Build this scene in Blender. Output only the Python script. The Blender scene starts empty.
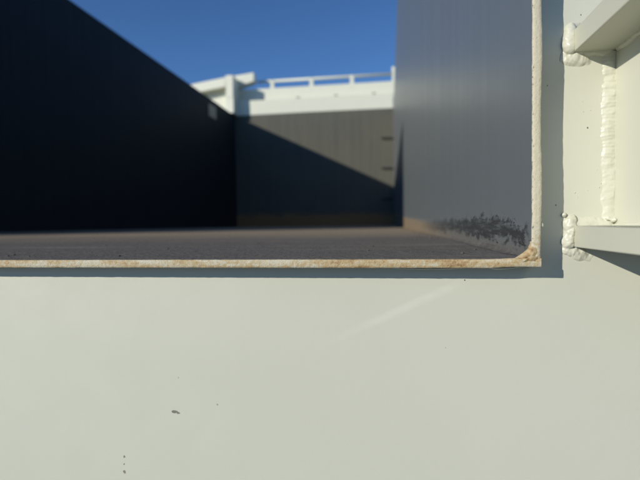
import bpy, bmesh, math, random
from mathutils import Vector, Matrix, noise
R = math.radians
random.seed(7)
S = bpy.context.scene
C = S.collection

# ------------------------------------------------------------------ camera, sky, sun
CZ = 1.45                                   # height of the lens above the ground
cam_d = bpy.data.cameras.new('camera'); cam = bpy.data.objects.new('camera', cam_d); C.objects.link(cam)
cam.matrix_world = (Matrix.Translation((0, 0, CZ)) @ Matrix.Rotation(R(8.551), 4, 'Z')
                    @ Matrix.Rotation(R(90 - 1.8796), 4, 'X') @ Matrix.Rotation(R(-0.75), 4, 'Z'))
cam_d.sensor_width = 36; cam_d.lens = 36 * 460 / 640
cam_d.clip_start = 0.01; cam_d.clip_end = 3000
cam_d.dof.use_dof = True; cam_d.dof.focus_distance = 0.27; cam_d.dof.aperture_fstop = 8.8
S.camera = cam

SUN_D = Vector((1.0, 0.92, -0.477)).normalized()
elev = math.asin(-SUN_D.z)
W = bpy.data.worlds.new('World'); S.world = W; W.use_nodes = True
nt = W.node_tree; nt.nodes.clear()
sk = nt.nodes.new('ShaderNodeTexSky'); sk.sky_type = 'NISHITA'; sk.sun_disc = False
sk.sun_elevation = elev; sk.sun_rotation = math.atan2(-SUN_D.x, -SUN_D.y)
sk.altitude = 1200; sk.air_density = 1.0; sk.dust_density = 0.0; sk.ozone_density = 7.4
bg = nt.nodes.new('ShaderNodeBackground'); bg.inputs[1].default_value = 0.123
wo = nt.nodes.new('ShaderNodeOutputWorld')
nt.links.new(sk.outputs[0], bg.inputs[0]); nt.links.new(bg.outputs[0], wo.inputs[0])

sl = bpy.data.lights.new('sun', 'SUN'); sl.energy = 4.1; sl.angle = R(0.53); sl.color = (1.0, 0.95, 0.835)
so = bpy.data.objects.new('sun', sl); C.objects.link(so)
so.rotation_euler = SUN_D.to_track_quat('-Z', 'Y').to_euler()

S.render.engine = 'CYCLES'
S.cycles.use_denoising = True
S.view_settings.view_transform = 'Standard'; S.view_settings.look = 'None'
S.view_settings.exposure = 0.0; S.view_settings.gamma = 1.0; S.view_settings.use_curve_mapping = False

# ------------------------------------------------------------------ material helpers
class NT:
    def __init__(s, name):
        s.m = bpy.data.materials.new(name); s.m.use_nodes = True
        s.t = s.m.node_tree; s.t.nodes.clear()
        s.out = s.n('ShaderNodeOutputMaterial'); s.b = s.n('ShaderNodeBsdfPrincipled')
        s.l(s.b.outputs[0], s.out.inputs[0])
        g = s.n('ShaderNodeNewGeometry'); s.pos = g.outputs['Position']
        x = s.n('ShaderNodeSeparateXYZ'); s.l(s.pos, x.inputs[0]); s.x, s.y, s.z = x.outputs
    def n(s, k): return s.t.nodes.new(k)
    def l(s, a, b): s.t.links.new(a, b)
    def put(s, v, sock):
        if hasattr(v, 'is_linked') or hasattr(v, 'links'): s.l(v, sock)
        else: sock.default_value = v
    def math(s, op, a, b=0.0, c=0.0, clamp=False):
        n = s.n('ShaderNodeMath'); n.operation = op; n.use_clamp = clamp
        for i, v in enumerate((a, b, c)): s.put(v, n.inputs[i])
        return n.outputs[0]
    def scaled(s, sc, off=(0, 0, 0)):
        n = s.n('ShaderNodeMapping'); s.l(s.pos, n.inputs[0]); n.inputs['Scale'].default_value = sc
        n.inputs['Location'].default_value = off; return n.outputs[0]
    def noise(s, sc, detail=3, rough=.5, off=(0, 0, 0), dist=0):
        if not isinstance(sc, tuple): sc = (sc,) * 3
        n = s.n('ShaderNodeTexNoise'); s.l(s.scaled(sc, off), n.inputs['Vector']); n.inputs['Scale'].default_value = 1
        n.inputs['Detail'].default_value = detail; n.inputs['Roughness'].default_value = rough
        n.inputs['Distortion'].default_value = dist
        return n.outputs[0]
    def step(s, v, a, b, lo=0.0, hi=1.0):
        n = s.n('ShaderNodeMapRange'); n.interpolation_type = 'SMOOTHSTEP'; s.put(v, n.inputs[0])
        n.inputs[1].default_value = a; n.inputs[2].default_value = b; n.inputs[3].default_value = lo; n.inputs[4].default_value = hi
        return n.outputs[0]
    def mix(s, f, a, b):
        n = s.n('ShaderNodeMix'); n.data_type = 'RGBA'; s.put(f, n.inputs[0])
        for v, i in ((a, 6), (b, 7)):
            if isinstance(v, tuple): n.inputs[i].default_value = (*v, 1)
            else: s.l(v, n.inputs[i])
        return n.outputs[2]
    def bump(s, h, dist, strength=1.0, prev=None):
        n = s.n('ShaderNodeBump'); s.l(h, n.inputs['Height']); n.inputs['Distance'].default_value = dist
        n.inputs['Strength'].default_value = strength
        if prev: s.l(prev, n.inputs['Normal'])
        return n.outputs[0]
    def done(s, col, rough, normal=None, spec=.5, metal=0):
        if isinstance(col, tuple): s.b.inputs['Base Color'].default_value = (*col, 1)
        else: s.l(col, s.b.inputs['Base Color'])
        s.put(rough, s.b.inputs['Roughness']); s.b.inputs['Specular IOR Level'].default_value = spec
        s.b.inputs['Metallic'].default_value = metal
        if normal: s.l(normal, s.b.inputs['Normal'])
        return s.m
    def spot(s, px, pz, r, seed=0, sy=1.0):
        """mask of a small ragged paint chip on the frame plate"""
        dx = s.math('SUBTRACT', s.x, px); dz = s.math('MULTIPLY', s.math('SUBTRACT', s.z, pz), sy)
        d = s.math('SQRT', s.math('ADD', s.math('MULTIPLY', dx, dx), s.math('MULTIPLY', dz, dz)))
        w = s.math('MULTIPLY', s.math('SUBTRACT', s.noise(1 / r, 2, .6, (seed, seed * 2.3, 0)), .5), r * 1.7)
        return s.step(s.math('ADD', d, w), r * 1.05, r * .7)

def cream(name='cream_paint', marks=False, bump=1.0, dirt=0.0, tone=1.0):
    m = NT(name)
    a = m.noise(9, 4); b = m.noise((60, 60, 22), 3, .6, (3, 1, 2))
    col = m.mix(m.step(a, .3, .7), (.602, .600, .492), (.584, .583, .478))
    col = m.mix(m.step(b, .62, .8, 0, .25), col, (.60, .585, .47))
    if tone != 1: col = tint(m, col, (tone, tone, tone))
    rough = m.step(m.noise(35, 3, .5, (9, 9, 9)), .3, .7, .36, .46)
    nrm = m.bump(m.noise(380, 2, .5), .00004 * bump)
    nrm = m.bump(m.noise(38, 2, .5, (5, 0, 1)), .00013 * bump, 1, nrm)
    if dirt:
        col = m.mix(m.step(m.noise(260, 4, .7, (1, 7, 2)), .60, .74, 0, dirt), col, (.36, .33, .25))
    if marks:
        for (x, z, r, sd, sy, c) in ((-.1324, -.1144, .0020, 1, 1.5, (.20, .19, .15)), (-.1298, -.1150, .0011, 5, 1.3, (.22, .21, .17)),
                                     (-.1667, -.1448, .0008, 2, 1, (.22, .21, .16)),
                                     (-.1670, -.1497, .0006, 3, 1, (.22, .21, .16)), (-.1669, -.1548, .0011, 4, .8, (.24, .22, .16)),
                                     (-.1044, -.1087, .0006, 6, 1, (.34, .33, .27)), (-.1292, -.093, .0005, 7, 1, (.40, .38, .30)),
                                     (.0415, -.0318, .0004, 8, 1, (.06, .05, .04)), (.1047, .0497, .0005, 9, 1, (.12, .11, .09)),
                                     (.1000, .0900, .0004, 10, 1, (.3, .29, .2)), (.1010, .1090, .0004, 11, 1, (.15, .14, .1)),
                                     (.0845, .0730, .0004, 12, 1, (.2, .2, .17)), (.0890, .0090, .0005, 13, 1, (.2, .2, .17)),
                                     (.1060, -.0010, .0005, 14, 1, (.3, .29, .2)), (.0310, -.0700, .0004, 15, 1, (.42, .40, .32))):
            col = m.mix(m.spot(x, z + CZ, r, sd, sy), col, c)
        # reflected sunlight painted as a faint pale streak running up to the right under the opening
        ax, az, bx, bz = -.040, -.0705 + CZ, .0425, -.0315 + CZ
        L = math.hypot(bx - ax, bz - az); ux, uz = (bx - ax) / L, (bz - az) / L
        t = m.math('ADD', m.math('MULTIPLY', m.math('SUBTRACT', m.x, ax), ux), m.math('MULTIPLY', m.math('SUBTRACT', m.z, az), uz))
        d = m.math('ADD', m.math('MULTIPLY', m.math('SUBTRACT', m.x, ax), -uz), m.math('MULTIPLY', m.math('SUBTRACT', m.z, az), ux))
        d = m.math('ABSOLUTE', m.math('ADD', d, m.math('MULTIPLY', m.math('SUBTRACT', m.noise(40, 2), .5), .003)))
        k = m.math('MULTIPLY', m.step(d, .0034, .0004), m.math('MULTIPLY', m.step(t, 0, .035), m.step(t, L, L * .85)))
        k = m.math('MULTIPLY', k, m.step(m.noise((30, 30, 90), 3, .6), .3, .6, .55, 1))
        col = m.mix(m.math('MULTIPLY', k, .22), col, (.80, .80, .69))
    return m.done(col, rough, nrm)

def weld_paint():
    m = NT('weld_paint')
    col = m.mix(m.step(m.noise(90, 4, .6), .35, .7), (.612, .606, .492), (.588, .580, .468))
    col = m.mix(m.step(m.noise(420, 4, .7, (2, 5, 1)), .66, .78, 0, .5), col, (.40, .34, .24))
    n = m.bump(m.noise(420, 3, .55), .00014)
    return m.done(col, m.step(m.noise(200, 2), .3, .7, .28, .42), n)

XR0 = .0726
def rusty_edge(name, amount):
    m = NT(name)
    base = m.mix(m.noise(300, 3), (.60, .56, .43), (.52, .47, .34))
    r1 = m.noise((45, 45, 220), 4, .65, (4, 2, 1)); r2 = m.noise(420, 4, .7, (8, 1, 5))
    # rust is heavier close to the bottom corner
    ramp = m.math('ADD', m.step(m.z, CZ + .006, CZ - .018, 0, .13), m.step(m.x, -.08, .07, 0, .035))
    k = m.math('ADD', m.math('MULTIPLY', r1, .6), m.math('MULTIPLY', r2, .5)); k = m.math('ADD', k, ramp)
    col = m.mix(m.step(k, .60 - amount, .76 - amount, 0, .75), base, (.44, .30, .125))
    col = m.mix(m.step(k, .74 - amount, .86 - amount, 0, .8), col, (.27, .15, .065))
    col = m.mix(m.step(m.noise((600, 600, 260), 4, .7, (1, 1, 9)), .66, .72, 0, .85), col, (.10, .08, .055))
    lip = m.step(m.x, XR0 + .0019, XR0 + .0002); lip = m.math('MULTIPLY', lip, m.step(m.x, XR0 - .0003, XR0 + .0001))
    g = m.math('ADD', m.noise((700, 700, 330), 4, .72, (4, 1, 9)), m.math('MULTIPLY', lip, .10))
    col = m.mix(m.step(g, .665, .70, 0, .9), col, (.12, .11, .095))
    n = m.bump(m.noise(650, 4, .7), .00045)
    return m.done(col, .7, n, .3)

def tint(m, col, c):
    n = m.n('ShaderNodeMix'); n.data_type = 'RGBA'; n.blend_type = 'MULTIPLY'; n.inputs[0].default_value = 1
    m.l(col, n.inputs[6]); n.inputs[7].default_value = (*c, 1); return n.outputs[2]

def inner_paint(name, kind):
    m = NT(name)
    streak = m.noise((26, 26, .9), 4, .6, (1, 2, 0)); fine = m.noise((240, 240, 5), 3, .6, (6, 1, 2)); cloud = m.noise(2.1, 4, .55, (7, 0, 0))
    base = m.mix(m.step(streak, .3, .72), (.108, .108, .094), (.088, .090, .082))
    base = m.mix(m.step(cloud, .45, .75, 0, .5), base, (.118, .112, .092))
    base = m.mix(m.step(fine, .58, .78, 0, .4), base, (.135, .134, .122))
    rough = m.step(streak, .25, .75, .33, .365)
    spec = .24
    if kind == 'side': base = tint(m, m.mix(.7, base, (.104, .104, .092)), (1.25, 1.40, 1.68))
    if kind == 'shaded_wall': base = tint(m, base, (.24, .31, .40)); rough = .6; spec = .08  # shade put into the colour: a much darker copy of the wall paint
    if kind == 'end': base = tint(m, base, (1.14, 1.12, 1.04)); spec = .10
    h = m.bump(m.noise((60, 60, 2), 2, .5), .00004)
    rn = m.noise((5, 5, 9), 4, .65, (3, 3, 3))
    if kind == 'end':
        k = m.math('ADD', m.math('SUBTRACT', m.z, CZ), m.math('MULTIPLY', m.math('SUBTRACT', rn, .5), .16))
        base = m.mix(m.step(k, .20, .10, 0, .75), base, (.36, .20, .08))
        rough = m.step(k, .2, .1, .5, .8)
    if kind == 'side':
        # dusty, rust brown foot of the wall
        d = m.math('SUBTRACT', m.y, .3)
        top = m.math('ADD', m.math('MULTIPLY', d, .022), -.0125)
        k = m.math('SUBTRACT', m.math('SUBTRACT', m.z, CZ), top)
        k = m.math('ADD', k, m.math('MULTIPLY', m.math('SUBTRACT', m.noise((7, 7, 60), 4, .65), .5), .008))
        dust = m.step(k, .009, -.005)
        base = m.mix(m.math('MULTIPLY', dust, .8), base, m.mix(m.step(m.y, .35, 1.2), (.115, .110, .098), (.22, .160, .095)))
        # black scorched scuffs with ragged upward strokes near the opening
        zc = m.math('SUBTRACT', m.z, CZ)
        strokes = m.noise((34, 34, 60), 5, .74, (2, 6, 3), 1.4)
        up = m.math('ADD', m.math('MULTIPLY', m.math('SUBTRACT', strokes, .5), .030), zc)
        fine2 = m.noise((110, 110, 420), 4, .7, (3, 2, 8), .8)
        up = m.math('ADD', up, m.math('MULTIPLY', m.math('SUBTRACT', fine2, .5), .012))
        arch = m.step(m.y, .34, .265, 0, -.007)
        band = m.math('MULTIPLY', m.step(m.math('SUBTRACT', up, arch), .0062, .0022), m.step(up, -.0125, -.0085))
        band = m.math('MULTIPLY', band, m.math('MULTIPLY', m.step(m.y, .252, .262), m.step(m.y, 1.15, .42)))
        patchy = m.step(m.noise((30, 30, 380), 4, .75, (1, 9, 4), .5), .34, .54, .45, 1)
        fleck = m.math('MULTIPLY', m.step(m.noise((120, 120, 500), 3, .7, (7, 7, 1)), .60, .66), m.math('MULTIPLY', m.step(zc, -.019, -.013), m.math('MULTIPLY', m.step(zc, .002, -.006), m.step(m.y, .6, .4))))
        band = m.math('MAXIMUM', m.math('MULTIPLY', band, patchy), m.math('MULTIPLY', fleck, .7))
        base = m.mix(m.math('MULTIPLY', band, .88), base, (.022, .022, .022))
        dr = m.math('MAXIMUM', dust, band)
        rough = m.math('ADD', rough, m.math('MULTIPLY', dr, .4), clamp=True)
        # thin pale scratches running down the sheet
        sc = m.noise((150, 150, 1.3), 2, .4, (9, 4, 7))
        base = m.mix(m.step(sc, .70, .76, 0, .35), base, (.24, .24, .22))
        h = m.bump(m.math('MULTIPLY', dr, fine2), .0009, .6, h)
    return m.done(base, rough, h, spec)

def floor_mat():
    m = NT('worn_floor_steel')
    a = m.noise((3.5, 9, 1), 5, .6); b = m.noise(260, 4, .7, (2, 2, 2)); c = m.noise((45, 140, 1), 4, .65, (5, 1, 0))
    col = m.mix(m.step(b, .3, .7), (.185, .166, .140), (.115, .106, .094))
    col = m.mix(m.step(c, .52, .75, 0, .5), col, (.17, .15, .125))
    far = m.math('ADD', m.y, m.math('MULTIPLY', m.math('SUBTRACT', a, .5), 1.0))
    col = m.mix(m.step(far, .42, 1.1, 0, .85), col, m.mix(m.step(a, .35, .7), (.37, .290, .195), (.28, .225, .155)))
    col = m.mix(m.step(m.noise((2.2, 16, 1), 3, .5, (8, 3, 0)), .62, .72, 0, .5), col, (.30, .27, .22))
    col = m.mix(m.step(m.noise(90, 4, .7, (4, 4, 4)), .64, .72, 0, .6), col, (.02, .018, .017))
    ed = m.math('ADD', m.x, m.math('MULTIPLY', m.math('SUBTRACT', m.noise((90, 14, 1), 4, .65, (2, 0, 5)), .5), .03))
    col = m.mix(m.step(ed, XR0 - .024, XR0 - .002, 0, .6), col, m.mix(m.step(m.y, .35, 1.2), (.17, .165, .155), (.25, .195, .125)))
    n = m.bump(b, .0009); n = m.bump(m.noise(45, 4, .6, (1, 6, 1)), .0018, 1, n)
    return m.done(col, m.step(c, .3, .7, .7, .9), n, .2)

def ground_mat():
    m = NT('yard_asphalt')
    col = m.mix(m.step(m.noise(.6, 5, .6), .3, .7), (.20, .195, .185), (.16, .157, .15))
    col = m.mix(m.step(m.noise(30, 4, .7), .5, .8, 0, .5), col, (.16, .155, .15))
    return m.done(col, .9, m.bump(m.noise(120, 4, .7), .003), .3)

M = dict(lump=rusty_edge('rusty_weld', .06), cream=cream('cream_paint', True), far=cream('cream_paint_far', False, .3, 0, 1.2), pale_patch=None, bracket=cream('greyer_cream_paint', False, 1, 0, .90), weld=weld_paint(),
         edge=rusty_edge('rusty_plate_edge', .02), edge2=rusty_edge('painted_plate_edge', -.08),
         side=inner_paint('dark_wall_paint', 'side'), shaded_wall=inner_paint('dark_wall_paint_shaded', 'shaded_wall'),
         end=inner_paint('dark_end_wall_paint', 'end'), floor=floor_mat(), ground=ground_mat())
mm = NT('packed_dust'); M['dust'] = mm.done(mm.mix(mm.step(mm.noise((60, 40, 60), 4, .7), .3, .7), mm.mix(mm.step(mm.y, .35, 1.2), (.135, .128, .115), (.26, .19, .12)), mm.mix(mm.step(mm.y, .35, 1.2), (.085, .082, .076), (.18, .135, .085))), .95, mm.bump(mm.noise(400, 4, .7), .0012), .1)
mm = NT('pale_tan'); M['pale_patch'] = mm.done((.52, .42, .27), .7)
mm = NT('dark_steel'); M['dark'] = mm.done((.035, .035, .038), .5)

# ------------------------------------------------------------------ mesh helpers (z given relative to the lens height)
def empty(name, loc, label, cat, group=None):
    o = bpy.data.objects.new(name, None); C.objects.link(o); o.location = loc
    o['label'] = label; o['category'] = cat
    if group: o['group'] = group
    return o
def link(name, bm, mat, parent=None, bevel=0, smooth=False, label=None, segs=2):
    if bevel:
        bmesh.ops.bevel(bm, geom=[e for e in bm.edges], offset=bevel, segments=segs, profile=.5, affect='EDGES')
    bmesh.ops.recalc_face_normals(bm, faces=bm.faces)
    org = Vector((0, 0, 0)); p = parent
    while p: org += p.location; p = p.parent
    bm.transform(Matrix.Translation(Vector((0, 0, CZ)) - org))
    me = bpy.data.meshes.new(name); bm.to_mesh(me); bm.free(); me.materials.append(mat)
    if smooth: me.shade_smooth()
    o = bpy.data.objects.new(name, me); C.objects.link(o)
    if parent: o.parent = parent
    if label: o['label'] = label
    return o
def box(bm, x0, x1, y0, y1, z0, z1):
    vs = [bm.verts.new((x, y, z)) for z in (z0, z1) for y in (y0, y1) for x in (x0, x1)]
    for f in ((0, 1, 3, 2), (4, 5, 7, 6), (0, 1, 5, 4), (2, 3, 7, 6), (0, 2, 6, 4), (1, 3, 7, 5)): bm.faces.new([vs[i] for i in f])
def bx(*a):
    bm = bmesh.new(); box(bm, *a); return bm
def prism(poly, y0, y1):
    """polygon in x,z pushed from depth y0 to y1"""
    bm = bmesh.new(); a = [bm.verts.new((x, y0, z)) for x, z in poly]; b = [bm.verts.new((x, y1, z)) for x, z in poly]
    n = len(poly); bm.faces.new(a); bm.faces.new(b[::-1])
    for i in range(n): bm.faces.new((a[i], b[i], b[(i + 1) % n], a[(i + 1) % n]))
    return bm
def tube(path, rad, seg=10, cap=True, lump=0, freq=200, seed=0, squash=None):
    """swept round bar; rad is a number or a function of the length along it; lump roughens it"""
    bm = bmesh.new(); rings = []; s = 0
    P = [Vector(p) for p in path]
    for i, p in enumerate(P):
        if i: s += (P[i] - P[i - 1]).length
        t = (P[min(i + 1, len(P) - 1)] - P[max(i - 1, 0)]).normalized()
        u = t.cross(Vector((0, 1, 0)) if abs(t.y) < .8 else Vector((1, 0, 0))).normalized(); v = t.cross(u)
        r = rad(s) if callable(rad) else rad
        ring = []
        for k in range(seg):
            a = 2 * math.pi * k / seg; d = u * math.cos(a) + v * math.sin(a)
            q = d * r
            if squash: q = Vector((q.x * squash[0], q.y * squash[1], q.z * squash[2]))
            q = p + q
            if lump: q += d * lump * noise.fractal(q * freq + Vector((seed, 0, seed)), .7, 2.0, 4)
            ring.append(bm.verts.new(q))
        rings.append(ring)
    for a, b in zip(rings, rings[1:]):
        for k in range(seg): bm.faces.new((a[k], a[(k + 1) % seg], b[(k + 1) % seg], b[k]))
    if cap: bm.faces.new(rings[0][::-1]); bm.faces.new(rings[-1])
    return bm
def curve(pts, n):
    """Catmull-Rom through the points"""
    P = [Vector(p) for p in pts]; P = [P[0] * 2 - P[1]] + P + [P[-1] * 2 - P[-2]]; out = []
    for i in range(1, len(P) - 2):
        for k in range(n):
            t = k / n; a, b, c, d = P[i - 1:i + 3]
            out.append(.5 * ((2 * b) + (c - a) * t + (2 * a - 5 * b + 4 * c - d) * t * t + (3 * b - a - 3 * c + d) * t ** 3))
    out.append(P[-2]); return out
def ends(total, r, bulge):
    """radius that rounds off at both ends"""
    def f(s):
        e = min(s, total - s); k = min(1, e / bulge)
        return r * math.sqrt(max(.02, 1 - (1 - k) ** 2))
    return f
def plen(p): return sum((Vector(b) - Vector(a)).length for a, b in zip(p, p[1:]))

# ------------------------------------------------------------------ the ground
bm = bmesh.new()
for x, y in ((-600, -600), (600, -600), (600, 600), (-600, 600)): bm.verts.new((x, y, -CZ))
bm.faces.new(bm.verts); g = link('ground', bm, M['ground']); g['kind'] = 'structure'

# ------------------------------------------------------------------ the steel container
XL, XR, D0, D1, ZF, ZT = -2.205, .0726, .25, 6.5, -.0190, 1.602
T = .0044                     # plate thickness
PF = .2645                     # front of the frame plate
K = empty('steel_container', (-1.06, 3.3, 0), 'open steel container with a cream frame plate and dark grey inner walls', 'container')

link('floor_plate', bx(XL, XR + T, D0 + .0025, D1, ZF - T + .0002, ZF), M['floor'], K, label='worn dusty grey brown steel floor')
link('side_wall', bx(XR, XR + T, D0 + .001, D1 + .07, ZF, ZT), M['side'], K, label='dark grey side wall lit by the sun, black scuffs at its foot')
link('side_wall', bx(XL - T, XL, D0 + .001, D1 + .07, ZF, ZT), M['shaded_wall'], K, label='dark side wall in full shade')
link('end_wall', bx(XL, XR, D1, D1 + .012, ZF, ZT - .004), M['end'], K, label='dark end wall crossed by a slanting shadow')

# packed dust in the seam between floor and right wall
bm = bmesh.new(); rows = []; y = D0 + .006
while y < D1 - .01:
    w = .0035 + .004 * abs(noise.noise(Vector((y * 9, 0, 0)))) + .0008 * noise.noise(Vector((y * 70, 3, 0))); h = .0028 + .0030 * abs(noise.noise(Vector((y * 7, 5, 0))))
    if y < .29: w *= .6; h *= .5
    rows.append([bm.verts.new(v) for v in ((XR - w, y, ZF + .0002), (XR - w * .45, y, ZF + h * .22), (XR - w * .15, y, ZF + h * .6), (XR - .0001, y, ZF + h))])
    y += .004 if y < .9 else .06
for a, b in zip(rows, rows[1:]):
    for k in range(3): bm.faces.new((a[k], a[k + 1], b[k + 1], b[k]))
o = link('dust_strip', bm, M['dust'], K, smooth=True)
# grit lying on the floor
bm = bmesh.new()
for k in range(150):
    y = D0 + .02 + random.random() ** 1.7 * 3.2; x = random.uniform(-.8, XR - .004) if k % 3 else XR - abs(random.gauss(0, .02)) - .004
    q = random.uniform(.0003, .0012) * (1 + y * .8)
    g = bmesh.ops.create_icosphere(bm, subdivisions=1, radius=q)['verts']
    for v in g: v.co = Vector((v.co.x * random.uniform(.7, 1.3) + x, v.co.y * random.uniform(.7, 1.3) + y, v.co.z * .55 + ZF + q * .3))
o = link('grit', bm, M['dust'], K); o['kind'] = 'stuff'
# frame plate round the opening: one U shaped sheet
xo = XR + T; zo = ZF - T
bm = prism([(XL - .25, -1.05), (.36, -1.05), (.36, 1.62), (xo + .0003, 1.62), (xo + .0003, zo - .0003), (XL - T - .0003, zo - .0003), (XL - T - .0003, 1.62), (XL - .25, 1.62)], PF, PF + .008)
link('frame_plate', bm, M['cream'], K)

# rusty front edges of floor plate and side walls
def edge_strip(along, a, b, prof, jit, seed, mat, label):
    """strip of plate edge from a to b; prof(s)->(inner, outer) across; rounded and chipped"""
    bm = bmesh.new(); rows = []; s = a
    while True:
        fine = (-.32 < s < .2); st = .0009 if fine else .03
        i, o = prof(s)
        ni = noise.fractal(Vector((s * 160, seed, 0)), .8, 2, 5) * jit; no = noise.fractal(Vector((s * 140, seed + 9, 3)), .8, 2, 5) * jit
        i += ni; o += no; row = []
        for t, d in ((0, .0030), (0, .0002), (.0, .0002), (.035, .0), (.35, -.00008), (.65, -.00008), (.965, .0), (1.0, .0002), (1.0, .0002), (1.0, .0035)):
            q = i + (o - i) * t
            dd = d + noise.fractal(Vector((s * 300, t * 2 + seed, 4)), .8, 2, 4) * .00010 * (1 if 0 < t < 1 else 0)
            row.append(bm.verts.new((s, D0 + dd, q) if along == 'x' else (q, D0 + dd, s)))
        rows.append(row)
        if s >= b: break
        s = min(b, s + st)
    for r, q in zip(rows, rows[1:]):
        for k in (0, 2, 3, 4, 5, 6, 8): bm.faces.new((r[k], r[k + 1], q[k + 1], q[k]))
    return link('plate_edge', bm, mat, K, smooth=True, label=label)
def sm(a, b, x):
    t = min(1, max(0, (x - a) / (b - a))); return t * t * (3 - 2 * t)
edge_strip('x', XL, .0772, lambda s: (ZF - .0002 + .0006 * sm(.05, .066, s), ZF - T - .0002 + .0006 * sm(.052, .062, s) ), .00016, 1, M['edge'], 'rust stained bottom plate edge')
edge_strip('z', ZF - .002, ZT, lambda s: (XR + .0002 - .0003 * sm(.0, -.012, s), XR + T + .0001 + .0003 * math.sin(s * 90)), .00022, 5, M['edge2'], 'chipped cream plate edge')
edge_strip('z', ZF - .002, ZT, lambda s: (XL, XL - T), .0003, 15, M['edge2'], None)
# weld lump filling the inner corner
bm = bmesh.new()
pts = [(.0600, -.0194), (.0640, -.0188), (.0672, -.0172), (.0694, -.0156), (.0712, -.0138), (.0724, -.0112), (.0736, -.0096), (.0766, -.0118), (.0770, -.0208), (.0700, -.0212), (.0640, -.0228)]
N = 8; c = Vector((.0716, 0, -.0178)); rings = []
dense = [Vector((p.x, 0, p.y)) for p in curve([(x, z, 0) for x, z in pts + pts[:1]], 6)[:-1]]
for k in range(N + 1):
    f = 1 - k / (N + .8); ring = []
    for p in dense:
        q = c + (p - c) * f; q.y = D0 + .003 - .0034 * math.sqrt(1 - f * f) - .0004
        q += Vector((0, 1, 0)) * noise.fractal(Vector((q.x * 420, 2, q.z * 420)), .7, 2, 4) * .0006
        if k == 0: q.x += noise.noise(q * 300) * .0002; q.z += noise.noise(q * 300 + Vector((9, 0, 0))) * .0002
        ring.append(bm.verts.new(q))
    rings.append(ring)
n = len(dense)
for a, b in zip(rings, rings[1:]):
    for i in range(n): bm.faces.new((a[i], a[(i + 1) % n], b[(i + 1) % n], b[i]))
bm.faces.new(rings[-1])
link('weld_lump', bm, M['lump'], K, smooth=True, label='rusty weld lump in the bottom corner of the opening')

# weld beads between the plate edges and the frame plate (they lie in the shade band)
def bead(path, r, lump, freq, seed, seg=12, squash=None, mat='weld', bulge=.004, ripple=0, label=None, name='weld_bead', parent=None):
    L = plen(path); e = ends(L, r, bulge)
    f = (lambda s: e(s) * (1 + ripple * ((s / .0041) % 1 - .5))) if ripple else e
    return link(name, tube(path, f, seg, True, lump, freq, seed, squash), M[mat], parent or K, smooth=True, label=label)
def line(a, b, st):
    a, b = Vector(a), Vector(b); n = max(2, int((b - a).length / st)); return [a.lerp(b, i / n) for i in range(n + 1)]
pth = line((-.32, PF - .0006, zo - .0004), (.074, PF - .0006, zo - .0004), .0016)
bead(pth, .0012, .0004, 90, 3, 10, mat='cream')
bead(line((xo + .0004, PF - .0004, -.020), (xo + .0004, PF - .0004, .20), .0016), .0010, .0004, 100, 6, 10, mat='cream')
# two paint drips hanging off the bottom edge
bead(curve([(-.002, .2552, zo - .0002), (.008, .2552, zo - .0011), (.020, .2552, zo - .0013), (.034, .2552, zo - .0010), (.043, .2552, zo - .0001)], 8), .00035, .0002, 200, 4, 6, bulge=.002)
bead(curve([(.046, .2555, zo + .0001), (.055, .2552, zo - .0009), (.064, .2552, zo - .0006), (.071, .2552, zo + .0012)], 8), .00050, .0003, 200, 8, 6, bulge=.002)
# small lumps on the outer side of the upright edge
for (x, z, r, sd) in ((.0776, -.0016, .0010, 1), (.0774, .0012, .0006, 2), (.0772, .0720, .0004, 4)):
    bead(line((x, .252, z - r * 1.6), (x, .252, z + r * 1.6), r * .35), r, r * .5, 500, sd, 10, bulge=r * 1.4)

# ------------------------------------------------------------------ bracket to the right of the opening
BX, BT0, BT1 = .0977, -.0136, -.0022            # lower plate
UB0, UB1 = .0892, .1006                         # upper plate
hb = bx(BX, .24, .12, PF, BT0, BT1)
br = link('bracket', bx(.1180, .1240, .125, PF, BT1, UB0), M['cream'], K, label='cream bracket of two thick plates and an upright web')
link('bracket_plate', hb, M['bracket'], br, bevel=.0005)
link('bracket_plate', bx(BX - .0008, .24, .12, PF, UB0, UB1), M['bracket'], br, bevel=.0005)
# the welds: rough runs melted together under the paint
def run(path, r, lump, freq, seed, squash=None, bulge=.004):
    return tube(path, ends(plen(path), r, bulge), 20, True, lump, freq, seed, squash)
def melt(name, runs, voxel, its, label):
    me = bpy.data.meshes.new('tmp'); all_ = bmesh.new()
    for b in runs: b.to_mesh(me); all_.from_mesh(me); b.free()
    o = link(name, all_, M['weld'], K, smooth=True, label=label)
    m = o.modifiers.new('remesh', 'REMESH'); m.mode = 'VOXEL'; m.voxel_size = voxel; m.use_smooth_shade = True
    m = o.modifiers.new('smooth', 'SMOOTH'); m.iterations = its; m.factor = .5
    return o
n = 190; path = [Vector((.1160 + .0003 * math.sin(i * .17), PF + .0086, BT1 + .0016 + (UB0 - BT1 - .0016) * i / n)) for i in range(n + 1)]
def rip(s):
    k = sm(.018, .045, s)
    return .0096 * (1 + k * (.012 * math.sin(s / .0044 * 6.283 + 1.3 * math.sin(s * 260)) + .008 * math.sin(s / .0019 * 6.283)))
melt('weld_bead', [tube(path, rip, 40, True, .00042, 190, 3, (1, 1, 1)),
     run([p + Vector((0, 0, .0005 * noise.noise(p * 90))) for p in line((.0945, PF + .0034, BT1 + .0004), (.1190, PF + .0034, BT1 + .0004), .0006)], .0052, .0005, 150, 7),
     run(line((.1187, PF + .001, BT1 - .0006), (.1187, .16, BT1 - .0006), .0012), .0022, .0003, 150, 17),
     run(curve([(.1128, PF - .0016, .0022), (.1148, PF - .0022, .0012), (.1164, PF - .0026, .0004), (.1175, PF - .0034, .0014)], 7), .0009, .0006, 480, 35, bulge=.001)],
     .00022, 10, 'rippled glossy weld up the bracket corner')
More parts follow.
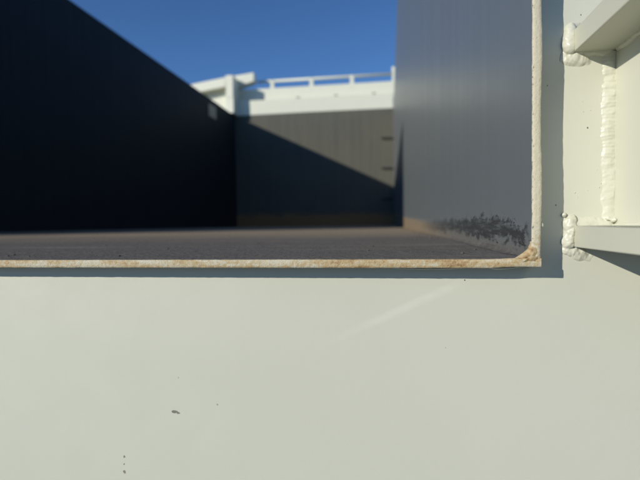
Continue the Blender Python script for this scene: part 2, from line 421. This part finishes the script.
melt('weld_bead', [
     run(curve([(.0956, PF + .0012, .0036), (.0964, PF + .0006, .0010), (.0954, PF + .0002, -.0012), (.0968, PF + .0001, -.0046), (.0956, PF + .0004, -.0090), (.0952, PF + .0008, -.0120), (.0962, PF + .0022, -.0158)], 8), .0034, .0009, 170, 11, (1, 1, 1), .005),
     run(line((.0970, PF + .0002, .0020), (.0970, PF + .0002, -.0140), .0006), .0026, .0007, 260, 12),
     run(line((.0930, PF - .0006, .0022), (.0930, PF - .0006, .0050), .0003), .0012, .0004, 500, 17, bulge=.0014),
     run(curve([(.0935, PF + .0050, -.0138), (.0965, PF + .0036, -.0150), (.1010, PF + .0038, -.0174), (.1060, PF + .0048, -.0196), (.1130, PF + .0072, -.0215)], 10), .0052, .0009, 170, 13, bulge=.002)],
     .00022, 9, 'thick painted weld lump at the left end of the lower bracket plate')
melt('weld_bead', [
     run(curve([(.0985, PF + .0010, .1042), (.0964, PF + .0006, .1026), (.0954, PF - .0002, .0995), (.0949, PF - .0010, .0958), (.0951, PF - .0012, .0918), (.0964, PF - .0002, .0884)], 9), .0034, .0006, 170, 21, (1, 1, 1), .005),
     run(curve([(.0960, PF + .0006, .1035), (.0985, PF + .0010, .1040), (.1020, PF + .0016, .1032)], 8), .0022, .0007, 300, 33, bulge=.003),
     run(line((.0966, PF - .0008, .0890), (.0966, PF - .0008, .1005), .0006), .0024, .0004, 200, 22),
     run(curve([(.0920, PF + .0050, .0890), (.0955, PF + .0036, .0876), (.1000, PF + .0036, .0856), (.1050, PF + .0048, .0834), (.1110, PF + .0072, .0822)], 10), .0055, .0009, 150, 23, bulge=.002),
     run(curve([(.0965, PF + .001, .0905), (.1010, PF + .001, .0905), (.1090, PF + .001, .0902), (.1175, PF + .001, .0900)], 10), .0034, .0008, 220, 29, bulge=.003),
     run(curve([(.1184, PF - .001, .0898), (.1186, PF - .020, .0898), (.1187, PF - .060, .0898), (.1187, PF - .11, .0898)], 26), .0024, .0006, 200, 31, bulge=.003)],
     .00022, 9, 'smooth painted weld lump at the left end of the upper bracket plate')

# spatter beads on the plate
for k in range(9):
    x, z = random.uniform(.096, .113), random.uniform(.008, .085)
    bead(line((x, PF, z - .0003), (x, PF, z + .0003), .0001), random.uniform(.0002, .0004), .0001, 900, k, 8, bulge=.0003, mat='cream')

# ------------------------------------------------------------------ far end: cap, box ledge
link('top_cap', bx(XL - .06, XR - .001, D1 - .004, D1 + .10, ZT - .002, 1.812), M['far'], K, bevel=.006, label='cream cap beam along the top of the end wall')
link('ledge_box', bx(XL - .35, XR + .20, D1 + .16, D1 + .42, ZT + .02, 2.022), M['far'], K, bevel=.008, label='cream ledge set back behind the cap beam')
link('ledge_strip', bx(XL - .06, XR - .001, D1 + .10, D1 + .16, 1.740, 1.796), M['far'], K)
for x in (-1.267, -.723, -.192, -1.80):
    link('hook', bx(x - .025, x + .025, D1 - .008, D1 + .03, 1.813, 1.826), M['dark'], K, bevel=.004)
# rungs at the right of the end wall
for z in (1.194, .779, .36):
    bm = tube([(-.090, D1 + .003, z), (-.090, D1 - .035, z), (.040, D1 - .035, z), (.040, D1 + .003, z)], .009, 8)
    link('rung', bm, M['dark'], K)
# top rails and outside ribs of the long sides
link('top_rail', bx(XR + T + .001, XR + .11, .32, D1, ZT - .12, ZT - .004), M['far'], K, bevel=.004)
link('top_rail', bx(XL - .11, XL - T - .001, .32, D1, ZT - .12, ZT - .004), M['far'], K, bevel=.004)
for k in range(8):
    y = .75 + k * .78
    for x0, x1 in ((XR + T + .001, XR + .09), (XL - .09, XL - T - .001)):
        link('side_rib', bx(x0, x1, y, y + .07, ZF - .12, ZT - .121), M['far'], K)
for x in (XL - .02, XR - .10):
    link('base_beam', bx(x, x + .12, .30, D1, zo - .16, zo - .001), M['far'], K)
# thin pale tan box on the shaded wall below the far corner
link('wall_patch', bx(XL - .001, XL + .006, 5.50, 5.74, 1.375, 1.53), M['pale_patch'], K, bevel=.002, label='small pale patch high on the shaded side wall')
for x in (XL + .15, XR - .35):
    for y in (.6, 5.6):
        link('foot', bx(x, x + .2, y, y + .5, -CZ + .001, zo - .161), M['far'], K, bevel=.004)

# ------------------------------------------------------------------ guard rail standing on the far ledge
G = empty('guard_rail', (-.8, D1 + .25, CZ + 2.022), 'thin white guard rail on posts along the cream ledge at the far end', 'railing')
yr = D1 + .25
link('top_bar', tube([(-1.925, yr, 2.148), (.30, yr, 2.148)], .020, 12), M['far'], G, smooth=True)
for x, h in ((-1.70, 2.162), (-1.108, 2.162), (-.514, 2.162), (.088, 2.245)):
    link('post', bx(x - .030, x + .030, yr - .022, yr + .022, 2.023, h), M['far'], G, bevel=.006)

# ------------------------------------------------------------------ corner frame above the far left corner
F = empty('corner_frame', (-2.23, 6.25, CZ + ZT), 'cream steel upright with a sloping beam and side panel above the far left corner', 'steel frame')
link('upright', bx(-2.275, -2.165, 6.32, 6.495, ZT + .003, ZT + .2145), M['far'], F)
link('upright', bx(-2.275, -2.165, 6.32, 6.555, ZT + .003 + .212, 2.135), M['far'], F, bevel=.006)
bm = prism([(-2.80, 1.905), (-2.276, 1.980), (-2.276, 2.112), (-2.80, 2.040)], 6.325, 6.44)
link('sloping_beam', bm, M['far'], F, bevel=.006)
bm = prism([(-2.30, 2.023), (-2.15, 2.045), (-1.930, 2.105), (-1.930, 2.232), (-2.30, 2.193)], 6.557, 6.72)
link('sloping_beam', bm, M['far'], F, bevel=.006)
link('side_panel', bx(-2.90, -2.276, 6.46, 6.49, ZT, 1.995), M['far'], F)
